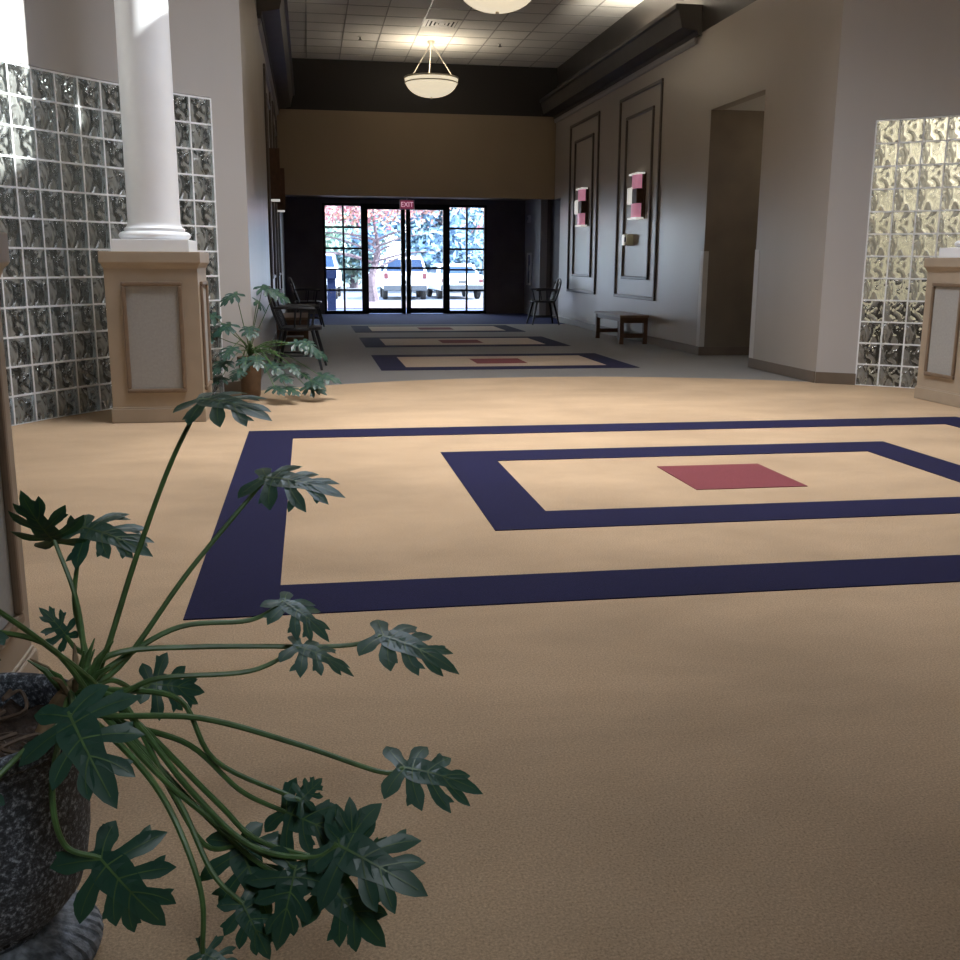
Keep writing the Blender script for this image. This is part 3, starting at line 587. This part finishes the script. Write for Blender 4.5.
FRONT_LEAVES = [
    ([(-0.364, 1.68, 0.463), (-0.306, 1.74, 0.631), (-0.245, 1.78, 0.787), (-0.188, 1.8, 0.897)], (-0.07, 1.72, 0.892), (-0.1, -0.25, 1)),
    ([(-0.335, 1.68, 0.461), (-0.218, 1.75, 0.606), (-0.085, 1.82, 0.751)], (0.054, 1.78, 0.741), (-0.1, -0.3, 1)),
    ([(-0.392, 1.7, 0.462), (-0.421, 1.8, 0.545), (-0.462, 1.85, 0.643)], (-0.497, 1.78, 0.734), (-0.3, -0.75, 0.6)),
    ([(-0.387, 1.7, 0.461), (-0.429, 1.82, 0.539), (-0.421, 1.9, 0.65)], (-0.295, 1.85, 0.623), (0.1, -0.45, 0.9)),
    ([(-0.331, 1.68, 0.475), (-0.236, 1.72, 0.514), (-0.12, 1.75, 0.509), (-0.06, 1.76, 0.536)], (0.023, 1.7, 0.494), (0.1, -0.15, 1)),
    ([(-0.342, 1.66, 0.492), (-0.202, 1.7, 0.483), (0.037, 1.72, 0.463), (0.112, 1.72, 0.477)], (0.247, 1.66, 0.442), (0.1, -0.3, 1)),
    ([(-0.331, 1.62, 0.438), (-0.259, 1.62, 0.463), (-0.116, 1.64, 0.458), (-0.034, 1.66, 0.487)], (0.063, 1.64, 0.452), (0.1, -0.15, 1)),
    ([(-0.348, 1.58, 0.423), (-0.192, 1.56, 0.416), (-0.035, 1.54, 0.367), (0.092, 1.52, 0.32), (0.131, 1.52, 0.323)], (0.264, 1.5, 0.294), (0.1, -0.35, 1)),
    ([(-0.357, 1.6, 0.457), (-0.354, 1.5, 0.485), (-0.348, 1.4, 0.505)], (-0.28, 1.3, 0.421), (0, -0.8, 0.6)),
    ([(-0.39, 1.5, 0.431), (-0.376, 1.38, 0.397), (-0.36, 1.36, 0.33), (-0.314, 1.36, 0.305)], (-0.228, 1.33, 0.201), (0, -0.9, 0.45)),
    ([(-0.349, 1.68, 0.44), (-0.319, 1.73, 0.398), (-0.297, 1.75, 0.4)], (-0.202, 1.78, 0.369), (0, -0.75, 0.6)),
    ([(-0.32, 1.6, 0.429), (-0.205, 1.5, 0.324), (-0.112, 1.42, 0.269), (-0.023, 1.4, 0.252), (0.02, 1.4, 0.268)], (0.147, 1.33, 0.222), (0.15, -0.8, 0.6)),
    ([(-0.307, 1.6, 0.393), (-0.208, 1.55, 0.375), (-0.129, 1.5, 0.317), (-0.059, 1.48, 0.284)], (0.038, 1.42, 0.266), (0, -0.8, 0.6)),
    ([(-0.32, 1.6, 0.438), (-0.238, 1.52, 0.316), (-0.182, 1.46, 0.251), (-0.13, 1.46, 0.246)], (-0.086, 1.4, 0.149), (0, -0.85, 0.55)),
    ([(-0.311, 1.58, 0.394), (-0.192, 1.5, 0.288), (-0.084, 1.42, 0.224), (-0.001, 1.4, 0.211)], (0.089, 1.35, 0.12), (0.1, -0.85, 0.5)),
    ([(-0.291, 1.5, 0.39), (-0.225, 1.42, 0.337), (-0.18, 1.36, 0.24), (-0.179, 1.34, 0.151)], (-0.126, 1.32, 0.129), (0, -0.6, 0.8)),
    ([(-0.387, 1.7, 0.47), (-0.415, 1.74, 0.478), (-0.431, 1.75, 0.497)], (-0.466, 1.75, 0.553), (0.5, -0.6, 0.5)),
    ([(-0.354, 1.62, 0.449), (-0.406, 1.5, 0.583), (-0.463, 1.42, 0.682)], (-0.562, 1.4, 0.701), (0, -0.4, 0.9)),
    ([(-0.359, 1.6, 0.432), (-0.398, 1.52, 0.564), (-0.461, 1.42, 0.634)], (-0.556, 1.36, 0.617), (0, -0.4, 0.9)),
    ([(-0.378, 1.52, 0.453), (-0.418, 1.42, 0.448), (-0.464, 1.36, 0.415)], (-0.531, 1.32, 0.363), (0, -0.6, 0.8)),
    ([(-0.33, 1.64, 0.438), (-0.226, 1.6, 0.431), (-0.167, 1.52, 0.361), (-0.036, 1.46, 0.314)], (0.003, 1.5, 0.33), (0.0, -0.9, 0.4)),
    ([(-0.313, 1.6, 0.416), (-0.168, 1.5, 0.303), (-0.095, 1.44, 0.26), (0.04, 1.4, 0.233)], (0.043, 1.42, 0.33), (0.2, -0.9, 0.3)),
    ([(-0.36, 1.6, 0.43), (-0.235, 1.5, 0.33), (-0.17, 1.42, 0.23), (-0.125, 1.4, 0.185)], (-0.085, 1.36, 0.112), (0.15, -0.9, 0.4)),
    ([(-0.36, 1.6, 0.43), (-0.24, 1.5, 0.34), (-0.12, 1.44, 0.26), (-0.045, 1.4, 0.235)], (-0.075, 1.345, 0.135), (0, -0.9, 0.35)),
]
# ------------------------------------------------------------------ plants
def leaf_mesh(base, tip, normal, rnd, droop=.22, fat=1.0):
    """deeply lobed philodendron blade: a central web with curved finger lobes along both sides of the midrib"""
    base = Vector(base); tip = Vector(tip); X = tip-base; L = X.length; X.normalize(); N = Vector(normal); N = (N - X*N.dot(X)).normalized(); Y = N.cross(X)
    b = MB(); b.veins = []; b.N = N
    def P(u, v, w=0):
        r2 = (u*u + 1.3*v*v)/L; return base + X*u + Y*v + N*(w - droop*r2 + .08*u)
    def strip(c, ws, fold=.10, vein=0):
        vs = []; n = len(c)
        for i in range(n):
            t = (Vector(c[min(i+1,n-1)]) - Vector(c[max(i-1,0)])).normalized(); nx, ny = -t.y, t.x; w = ws[i]
            vs += [P(c[i][0]+nx*w, c[i][1]+ny*w, fold*w), P(c[i][0]+nx*w*.5, c[i][1]+ny*w*.5, fold*.25*w), P(c[i][0], c[i][1], 0), P(c[i][0]-nx*w*.5, c[i][1]-ny*w*.5, fold*.25*w), P(c[i][0]-nx*w, c[i][1]-ny*w, fold*w)]
        b.add(vs, [(i*5+k, (i+1)*5+k, (i+1)*5+k+1, i*5+k+1) for i in range(n-1) for k in range(4)])
        if vein:
            e = len(b.f); vs = []
            for i in range(n-1):
                t = (Vector(c[i+1]) - Vector(c[max(i-1,0)])).normalized(); w = L*vein*(1-.8*i/n)
                vs += [P(c[i][0]-t.y*w, c[i][1]+t.x*w, .0022), P(c[i][0]+t.y*w, c[i][1]-t.x*w, .0022)]
            b.add(vs, [(2*i,2*i+2,2*i+3,2*i+1) for i in range(n-2)]); b.veins += list(range(e, len(b.f)))
    m = 11
    strip([(L*(-.05+1.05*i/(m-1)), 0) for i in range(m)], [L*fat*w for w in (.04,.16,.20,.195,.17,.15,.135,.125,.11,.075,.004)], vein=.014)
    for side in (-1,1):
        for t0, ang, ln, wd in ((.02,128,.46,.125),(.10,88,.60,.12),(.28,63,.55,.105),(.47,42,.44,.09)):
            a = radians(ang + rnd.uniform(-9,9)); ln *= L*rnd.uniform(.82,1.12); k = 8; u, v = t0*L, 0; c = []; turn = radians(30)*rnd.uniform(.3,1.3)
            for i in range(k):
                c.append((u, side*v)); aa = a - turn*(i/(k-1)); u += cos(aa)*ln/(k-1); v += sin(aa)*ln/(k-1)
            strip(c, [L*wd*fat*w for w in (.9,.72,.66,.74,.88,.86,.55,.04)], .14, vein=.008)
            # short side tooth near the end of the lobe
            if rnd.random() < .75:
                q = Vector(c[4]); d = (Vector(c[5])-q).normalized(); sg = side*(1 if rnd.random() < .6 else -1); d2 = Vector((d.x*cos(.75)-sg*d.y*sin(.75), d.y*cos(.75)+sg*d.x*sin(.75)))
                ll = ln*rnd.uniform(.28,.40); strip([tuple(q + d2*ll*i/4) for i in range(5)], [L*wd*fat*w for w in (.5,.52,.48,.34,.03)], .1)
    return b
def potted_leaf(root, S, T, nrm, rnd, rad=.0046, droop=.22, fat=1.0, seg=7, lm='leaf'):
    pts = spline(S, 7); b = MB(); n = len(pts); b.tube(pts, [rad*(1.25 - .45*i/(n-1)) for i in range(n)], seg)
    st = b.build('stem', M['stem'], root, smooth=True)
    mb = leaf_mesh(S[-1], T, nrm, rnd, droop, fat); lf = mb.build('leaf', M[lm], root, smooth=True, angle=180, recalc=False)
    me = lf.data; me.materials.append(M['stem'])
    for k in mb.veins: me.polygons[k].material_index = 1
    bm = bmesh.new(); bm.from_mesh(me)
    for fc in bm.faces:
        if fc.normal.dot(mb.N) < 0: fc.normal_flip()
    bm.to_mesh(me); bm.free()
    return st, lf
rnd = random.Random(11)
UX, UY = -.551, 1.59
pl = thing('potted_philodendron', 'large lobed green philodendron in a speckled grey stone urn in the left foreground', 'potted plant', (0,0,0))
prof = [(.164,0),(.172,.004),(.174,.016),(.168,.029),(.154,.039),(.138,.047),(.120,.053),(.104,.058),(.096,.064),(.104,.072),(.107,.078),(.106,.084),(.128,.098),(.150,.126),(.161,.165),(.169,.215),(.172,.27),(.174,.32),(.177,.37),(.181,.398),(.188,.404),(.188,.423),(.181,.428),(.171,.427),(.163,.418),(.160,.375)]
rip = lambda i, th: 1 + (.012*(1 if sin(th*42) > -.5 else -2.6) if 2 <= i <= 7 else 0)
b = MB(); b.lathe(prof[8:], UX, UY, seg=96, caps=False); ur = b.build('urn', M['urn'], pl, smooth=True, angle=35)
b = MB(); b.lathe(prof[:9], UX, UY, seg=384, ripple=rip, caps=False); b.build('fluted_foot', M['urnbase'], ur, smooth=True, angle=50)  # paler stone colour carries the light falling on the foot from above
b = MB(); n = 40
vs = [(UX, UY, .385)] + [(UX + .153*rr*cos(2*pi*k/n), UY + .153*rr*sin(2*pi*k/n), .38 + rnd.uniform(-.012,.012)) for rr in (.35,.7,1) for k in range(n)]
b.add(vs, [(0,1+k,1+(k+1)%n) for k in range(n)] + [(1+j*n+k,1+(j+1)*n+k,1+(j+1)*n+(k+1)%n,1+j*n+(k+1)%n) for j in range(2) for k in range(n)]); b.build('soil', M['soil'], ur, smooth=True)
for k in range(16):
    a = rnd.uniform(0,2*pi); p = Vector((UX+.10*cos(a)*rnd.random()**.5, UY-.03+.10*sin(a)*rnd.random()**.5, .39)); pts = [p]
    for j in range(4): pts.append(pts[-1] + Vector((rnd.uniform(-.05,.05), rnd.uniform(-.05,.05), rnd.uniform(-.012,.022))))
    pts = [Vector((max(UX-.14,min(UX+.14,q.x)), max(UY-.14,min(UY+.14,q.y)), max(.384,q.z))) for q in pts]
    b = MB(); b.tube(spline(pts,4), .0035, 5); b.build('root', M['root'], ur, smooth=True)
# thick leaning stem base with leaf scars and dry sheaths
b = MB(); b.tube(spline([(-.44,1.63,.37),(-.425,1.645,.405),(-.405,1.655,.435),(-.39,1.665,.455)],5), [.024,.024,.024,.023,.023,.022,.022,.021,.02,.019,.018,.017,.015,.013,.011,.007], 10); b.build('trunk', M['stemdry'], pl, smooth=True)
for k in range(12):
    a = rnd.uniform(0,2*pi); q = Vector((-.40+.02*cos(a), 1.66+.02*sin(a), .435)); b = MB(); e = q + Vector((.05*cos(a), .03*sin(a), rnd.uniform(.04,.09)))
    b.tube([q, (q+e)/2 + Vector((0,0,.01)), e], [.006,.005,.001], 6); b.build('sheath', M['stemdry'] if k % 3 == 0 else M['stem'], pl, smooth=True)
for S, T, nrm in FRONT_LEAVES:
    S = [(-.405+rnd.uniform(-.014,.014), 1.655+rnd.uniform(-.014,.014), .43+rnd.uniform(-.02,.015))] + [S[0]]*(Vector(S[0])[2] > .46 and 0) + list(S)
    small = (Vector(T)-Vector(S[-1])).length < .08
    potted_leaf(pl, S, T, nrm, rnd, fat=.9 if small else 1.0, droop=.25)

# second plant by the pedestal
px, py = -.515, 9.02-.10
p2 = thing('potted_philodendron', 'green lobed plant in a brown pot on the floor beyond the white column pedestal', 'potted plant', (0,0,0))
b = MB(); b.lathe([(.075,0),(.08,.01),(.088,.15),(.098,.30),(.108,.305),(.108,.34),(.098,.34),(.092,.30)], px, py, seg=36, caps=False); pt = b.build('pot', M['clay'], p2, smooth=True, angle=35)
b = MB(); b.lathe([(.093,.30),(.04,.315),(.001,.32)], px, py, seg=24, caps=False); b.build('soil', M['soil'], pt)
tips = [(-.38,8.8,.93),(-.60,8.85,.87),(-.78,8.72,.70),(-.82,8.72,.55),(-.635,8.6,.44),(-.44,8.52,.37),(-.05,8.6,.49),(.0,8.5,.17),(-.2,8.42,.13),(-.73,8.6,.20),(-.60,8.72,.22),(.06,8.8,.385),(-.09,8.66,.22),(-.29,8.95,.88),(-.52,8.55,.36),(-.33,8.62,.30),(.08,8.62,.20),(-.12,8.75,.47),(-.44,9.0,.80),(-.70,8.60,.33),(-.56,8.48,.28),(-.26,8.52,.22),(-.04,8.55,.12),(-.16,8.55,.30),(-.66,8.75,.62),(-.50,8.70,.60),(-.02,8.72,.42),(-.30,8.40,.14)]
r2 = random.Random(5)
for T in tips:
    T = Vector(T); q = Vector((px, py, .34)); d = Vector((T.x-px, T.y-py, 0)); hl = max(d.length, .05)
    mid = q*.5 + T*.5 + Vector((0,0,.10 if T.z < .45 else .03))
    dr = (d.normalized() if d.length > .06 else Vector((r2.uniform(-1,1), -1, 0)).normalized())
    tip = T + dr*.15 + Vector((r2.uniform(-.05,.05), 0, -.07 if T.z > .3 else -.03)); tip.z = max(tip.z, .04)
    potted_leaf(p2, [q, q*.7+mid*.3+Vector((0,0,.05)), mid, T], tip, (dr.x*.4, -.6, .8), r2, rad=.004, droop=.3, seg=5, lm='leaf_far')

# ------------------------------------------------------------------ outside the doors
struct(MB().box(-40, 45, YD+.16, 26.6, -.14, -.02).build('ground_walk', M['walk']))  # shade on the sidewalk is put into the concrete's bluish colour
struct(MB().box(-40, 45, 26.6, 31.0, -.14, .0).build('ground_verge', M['litter']))
struct(MB().add([(-60,31,-.02),(70,31,-.02),(70,38,-.29),(-60,38,-.29),(70,110,-.29),(-60,110,-.29)],[(0,1,2,3),(3,2,4,5)]).build('ground_parking', M['asphalt']))
def car(name, label, loc, rz, kind):
    t = thing(name, label, 'car', loc, rz, None)
    if kind == 'suv':   # length along y, rear faces -y
        w, L = .88, 4.5; side = [(-.02,.42),(0,.62),(.03,1.02),(.12,1.06),(.30,1.62),(.5,1.70),(2.4,1.70),(2.9,1.58),(3.3,1.08),(4.3,.98),(4.48,.80),(4.5,.42)]; beltz = 1.04
    elif kind == 'truck':
        w, L = .92, 4.8; side = [(-.02,.45),(0,.70),(.05,1.10),(.20,1.15),(1.5,1.18),(1.9,1.20),(2.2,1.76),(2.5,1.82),(3.2,1.82),(3.6,1.2),(4.6,1.08),(4.8,.9),(4.8,.45)]; beltz = 1.16
    else:
        w, L = .90, 4.5; side = [(0,.35),(.0,.60),(.04,.92),(.14,.97),(.85,1.0),(1.35,1.33),(1.8,1.42),(2.4,1.42),(2.9,1.30),(3.35,.98),(4.3,.84),(4.48,.62),(4.5,.35)]; beltz = .98
    b = MB(); n = len(side); vs = []
    xs = [(-1,.90),(-.94,1),(.94,1),(1,.90)]
    for sx, _ in xs:
        for y, z in side:
            inset = max(0, z-beltz)*.30
            xx = sx*w - (inset if sx > 0 else -inset)
            vs.append((xx, y + (.02 if abs(sx) == 1 else 0), z - (.03 if abs(sx) == 1 and z > .6 else 0)))
    fs = [(j*n+i, j*n+(i+1)%n, (j+1)*n+(i+1)%n, (j+1)*n+i) for j in range(3) for i in range(n)] + [tuple(range(n)), tuple(reversed(range(3*n,4*n)))]
    b.add(vs, fs); b.build('body', M['carwhite'], t, bevel=.04)
    # rear window lies on the sloping tail
    (ya, za), (yb, zb) = {'suv': (side[3], side[4]), 'truck': (side[5], side[6]), 'sedan': (side[4], side[5])}[kind]
    e = .02; wa, wb = w*.84, w*.72
    f0, f1 = .10, .90
    p = lambda f: (ya+(yb-ya)*f - e, za+(zb-za)*f + e*.4)
    (y0,z0), (y1,z1) = p(f0), p(f1); b = MB(); b.add([(-wa,y0,z0),(wa,y0,z0),(wb,y1,z1),(-wb,y1,z1),(-wa,y0+.02,z0-.01),(wa,y0+.02,z0-.01),(wb,y1+.02,z1-.01),(-wb,y1+.02,z1-.01)], [(0,1,2,3),(7,6,5,4),(0,4,5,1),(1,5,6,2),(2,6,7,3),(3,7,4,0)])
    b.build('rear_window', M['carglass'], t)
    top = max(z for _, z in side); yw0, yw1 = (.65, 3.0) if kind == 'suv' else ((2.3,3.3) if kind == 'truck' else (1.3,2.95))
    for s in (-1,1):
        b = MB(); za_, zb_ = beltz+.06, top-.12
        xa_, xb_ = s*(w-.06*.3+.012), s*(w-(zb_-beltz)*.3+.012)
        b.add([(xa_,yw0,za_),(xa_,yw1+.15,za_),(xb_,yw1-.2,zb_),(xb_,yw0+.15,zb_),(xa_-.02*s,yw0,za_),(xa_-.02*s,yw1+.15,za_),(xb_-.02*s,yw1-.2,zb_),(xb_-.02*s,yw0+.15,zb_)], [(0,1,2,3),(7,6,5,4),(0,4,5,1),(1,5,6,2),(2,6,7,3),(3,7,4,0)]); b.build('side_window', M['carglass'], t)
        zt = .80 if kind == 'sedan' else .95
        b = MB(); b.box(s*w*.86-.08, s*w*.86+.08, -.05, .06, zt-.12, zt+.10 if kind != 'sedan' else zt+.02); b.build('tail_light', M['tail'], t, bevel=.015)
        for yy in (.85, L-.85): 
            b = MB(); b.lathe([(.20,-.1),(.30,-.1),(.335,-.06),(.335,.06),(.30,.1),(.20,.1)], seg=28); b.v = [(z + s*(w-.11), x+yy, y+.335) for x,y,z in b.v]; wh = b.build('wheel', M['tyre'], t, smooth=True, angle=40)
            b = MB(); b.lathe([(.05,.0),(.2,.085),(.205,.075)], seg=20); b.v = [(s*z + s*(w-.11), x+yy, y+.335) for x,y,z in b.v]; b.build('hub_cap', M['steel'], wh)
    b = MB(); b.box(-w*.97, w*.97, -.10, .05, .36, .58); b.build('bumper', M['bumper'], t, bevel=.03)
    b = MB(); b.box(-.16,.16,-.055,-.02,.64,.76); b.build('number_plate', M['plate'], t, bevel=.004)
    return t
car('parked_car', 'white sport utility car parked facing away, seen through the glass doors', (3.76,40.5,-.29), radians(-2), 'suv')
car('parked_car', 'white low sedan parked to the right, seen through the right sidelight', (6.12,41.2,-.29), radians(2), 'sedan')
car('parked_car', 'white truck partly seen through the left sidelight', (.18,41.0,-.29), radians(-4), 'truck')
t = thing('bollard', 'dark blue grey square post outside the left sidelight', 'post', (.54,25.0,-.02))
b = MB(); b.box(-.10,.10,-.10,.10,0,.78); b.build('post_shaft', M['post'], t, bevel=.01)
b = MB(); b.box(-.13,.13,-.13,.13,.78,.98); b.box(-.11,.11,-.11,.11,.98,1.02); b.build('cap', M['post'], t, bevel=.01)
def tree(name, label, x, y, h, crown, mats, nl, ls, trunk=.12, seed=0, group='trees beyond the car park', cz=None):
    r = random.Random(seed); t = thing(name, label, 'tree', (x,y,-.05 if y < 33 else -.29), 0, group)
    b = MB(); b.tube(spline([(0,0,0),(r.uniform(-.1,.1),0,h*.3),(r.uniform(-.2,.2),.1,h*.6),(0,0,h)],4), [trunk*(1.25-1.0*i/12) for i in range(13)], 8)
    b.build('trunk', M['bark'], t, smooth=True)
    b = MB()
    for k in range(12):
        a = 2*pi*k/12 + r.uniform(-.3,.3); z0 = h*r.uniform(.38,.8); e = Vector((crown[0]*.8*cos(a), crown[1]*.8*sin(a), z0 + crown[2]*r.uniform(.15,.6)))
        b.tube(spline([(0,0,z0),(e*.5 + Vector((0,0,z0*.5+.1))),e],3), [trunk*.34*(1-.13*i) for i in range(7)], 5)
    b.build('branch', M['bark'], t, smooth=True)
    czz = cz if cz is not None else h
    for mi, m in enumerate(mats):
        b = MB(); cl = [(r.gauss(0,.45), r.gauss(0,.45), r.gauss(0,.45)) for _ in range(26)]
        for k in range(nl//len(mats)):
            c = r.choice(cl); p = Vector((crown[0]*(c[0]+r.gauss(0,.16)), crown[1]*(c[1]+r.gauss(0,.16)), czz + crown[2]*(c[2]+r.gauss(0,.16))))
            if p.z < .15: continue
            u = Vector((r.gauss(0,1),r.gauss(0,1),r.gauss(0,1))).normalized(); w = u.orthogonal().normalized(); s = ls*r.uniform(.6,1.3)
            b.quad(p-u*s, p+w*s*.5, p+u*s, p-w*s*.5)
        b.build('foliage', m, t, recalc=False)
    return t
F = lambda *k: [M['fol_'+q] for q in k]
tree('maple_tree', 'red leaved tree with a pale trunk standing right before the glass doors', 1.98, 31.6, 2.5, (2.6,1.6,.9), F('red','orange','red'), 3200, .085, .13, 1, None, 3.0)
for i, (x, y, h, cr, ms, l) in enumerate([
    (-6.5,60,6.3,(3.2,2,3.2),F('pale','green'),'leftmost pale green tree beyond the car park'),
    (-1.6,52,4.6,(2.8,2,3.0),F('green','pale'),'green bushy tree behind the white truck'),
    (2.6,60.5,6.0,(2.6,2,3.2),F('pale','teal'),'pale tree behind the red maple trunk'),
    (6.8,52,4.2,(2.8,2,3.0),F('blue','teal'),'blue green tree behind the white sport utility car'),
    (11.2,60,5.6,(3.0,2,3.2),F('teal','blue'),'blue green tree behind the white sedan'),
    (16.5,52,5.5,(3.6,2,3.4),F('green','teal'),'rightmost green tree beyond the car park')]):
    tree('leafy_tree', l, x, y, h, cr, ms, 6000, .24, .2, 20+i, cz=h*.62)

# ------------------------------------------------------------------ light
def lamp(name, kind, loc, energy, color, size=1, rot=None, size_y=None, target=None):
    d = bpy.data.lights.new(name, kind); d.energy = energy; d.color = color
    if kind == 'AREA':
        d.size = size
        if size_y: d.shape = 'RECTANGLE'; d.size_y = size_y
    elif kind == 'POINT': d.shadow_soft_size = size
    elif kind == 'SUN': d.angle = size
    o = bpy.data.objects.new(name, d); COL.objects.link(o); o.location = loc
    if target is not None: o.rotation_euler = (Vector(target)-Vector(loc)).to_track_quat('-Z','Y').to_euler()
    elif rot: o.rotation_euler = rot
    return o
sun = lamp('sun', 'SUN', (10,0,14), 18, (1,.97,.93), radians(.6), target=(10-.97*5,.24*5,14-5))
sl = lamp('lobby_skylight', 'AREA', (1.7,6.9,6.35), 215, (1.0,.98,.96), 3.0, (0,0,0)); sl.data.spread = radians(90)
for nm, y in (('bowl_light', 18.49), ('bowl_light', 12.26)): lamp(nm, 'POINT', (2.2,y,4.22), 32, (1,.90,.76), .22)
lamp('cove_light', 'AREA', (XR-.13,14.0,4.10), 70, (1,.90,.74), .12, (pi,0,0), 2.2)
lamp('cove_light', 'AREA', (XL+.13,13.7,4.10), 30, (1,.90,.74), .12, (pi,0,0), 1.5)
def polar(a, r, z): return (C[0]+r*sin(radians(a)), C[1]+r*cos(radians(a)), z)
lamp('side_room_light', 'AREA', polar(46, R+.8, 2.9), 42, (1,.95,.86), 1.2, (0,0,0))
lamp('side_room_light', 'AREA', polar(-50, R+.9, 2.9), 14, (.95,1,1), 1.2, (0,0,0))
en = lamp('plant_fill', 'AREA', (.9,-.6,2.9), 2.4, (.86,.94,1.0), .9, target=(-.30,1.50,.40)); en.data.spread = radians(50)  # added fill lamp, unseen, to lift the plant, urn and near pedestal
lamp('corridor_light', 'POINT', (6.4,11.5,2.6), 8, (1,.85,.6), .15)
w = bpy.data.worlds.new('daylight'); SC.world = w; w.use_nodes = True; nt = w.node_tree; bg = nt.nodes['Background']
tc = nt.nodes.new('ShaderNodeTexCoord'); sx = nt.nodes.new('ShaderNodeSeparateXYZ'); nt.links.new(tc.outputs['Generated'], sx.inputs[0])
rp = nt.nodes.new('ShaderNodeValToRGB'); rp.color_ramp.elements[0].position = .45; rp.color_ramp.elements[0].color = (.80,.88,1,1); rp.color_ramp.elements[1].position = .9; rp.color_ramp.elements[1].color = (.42,.62,1,1)
nt.links.new(sx.outputs['Z'], rp.inputs[0]); nt.links.new(rp.outputs[0], bg.inputs['Color']); bg.inputs['Strength'].default_value = 9.0

# ------------------------------------------------------------------ camera
cd = bpy.data.cameras.new('camera'); cam = bpy.data.objects.new('camera', cd); COL.objects.link(cam); SC.camera = cam
cd.sensor_width = 36; cd.sensor_fit = 'HORIZONTAL'; cd.lens = 1013.08/960*36; cd.clip_start = .05; cd.clip_end = 300
yaw, pitch, roll = radians(9.49962), radians(12.04792), radians(.32779)
f = Vector((sin(yaw)*cos(pitch), cos(yaw)*cos(pitch), -sin(pitch))); r_ = Vector((cos(yaw), -sin(yaw), 0)); u_ = r_.cross(f)
rr = r_*cos(roll) + u_*sin(roll); uu = u_*cos(roll) - r_*sin(roll)
cam.matrix_world = Matrix(((rr.x,uu.x,-f.x,0),(rr.y,uu.y,-f.y,0),(rr.z,uu.z,-f.z,1.13),(0,0,0,1)))
SC.view_settings.view_transform = 'Standard'; SC.view_settings.look = 'None'; SC.view_settings.exposure = 0; SC.view_settings.gamma = 1
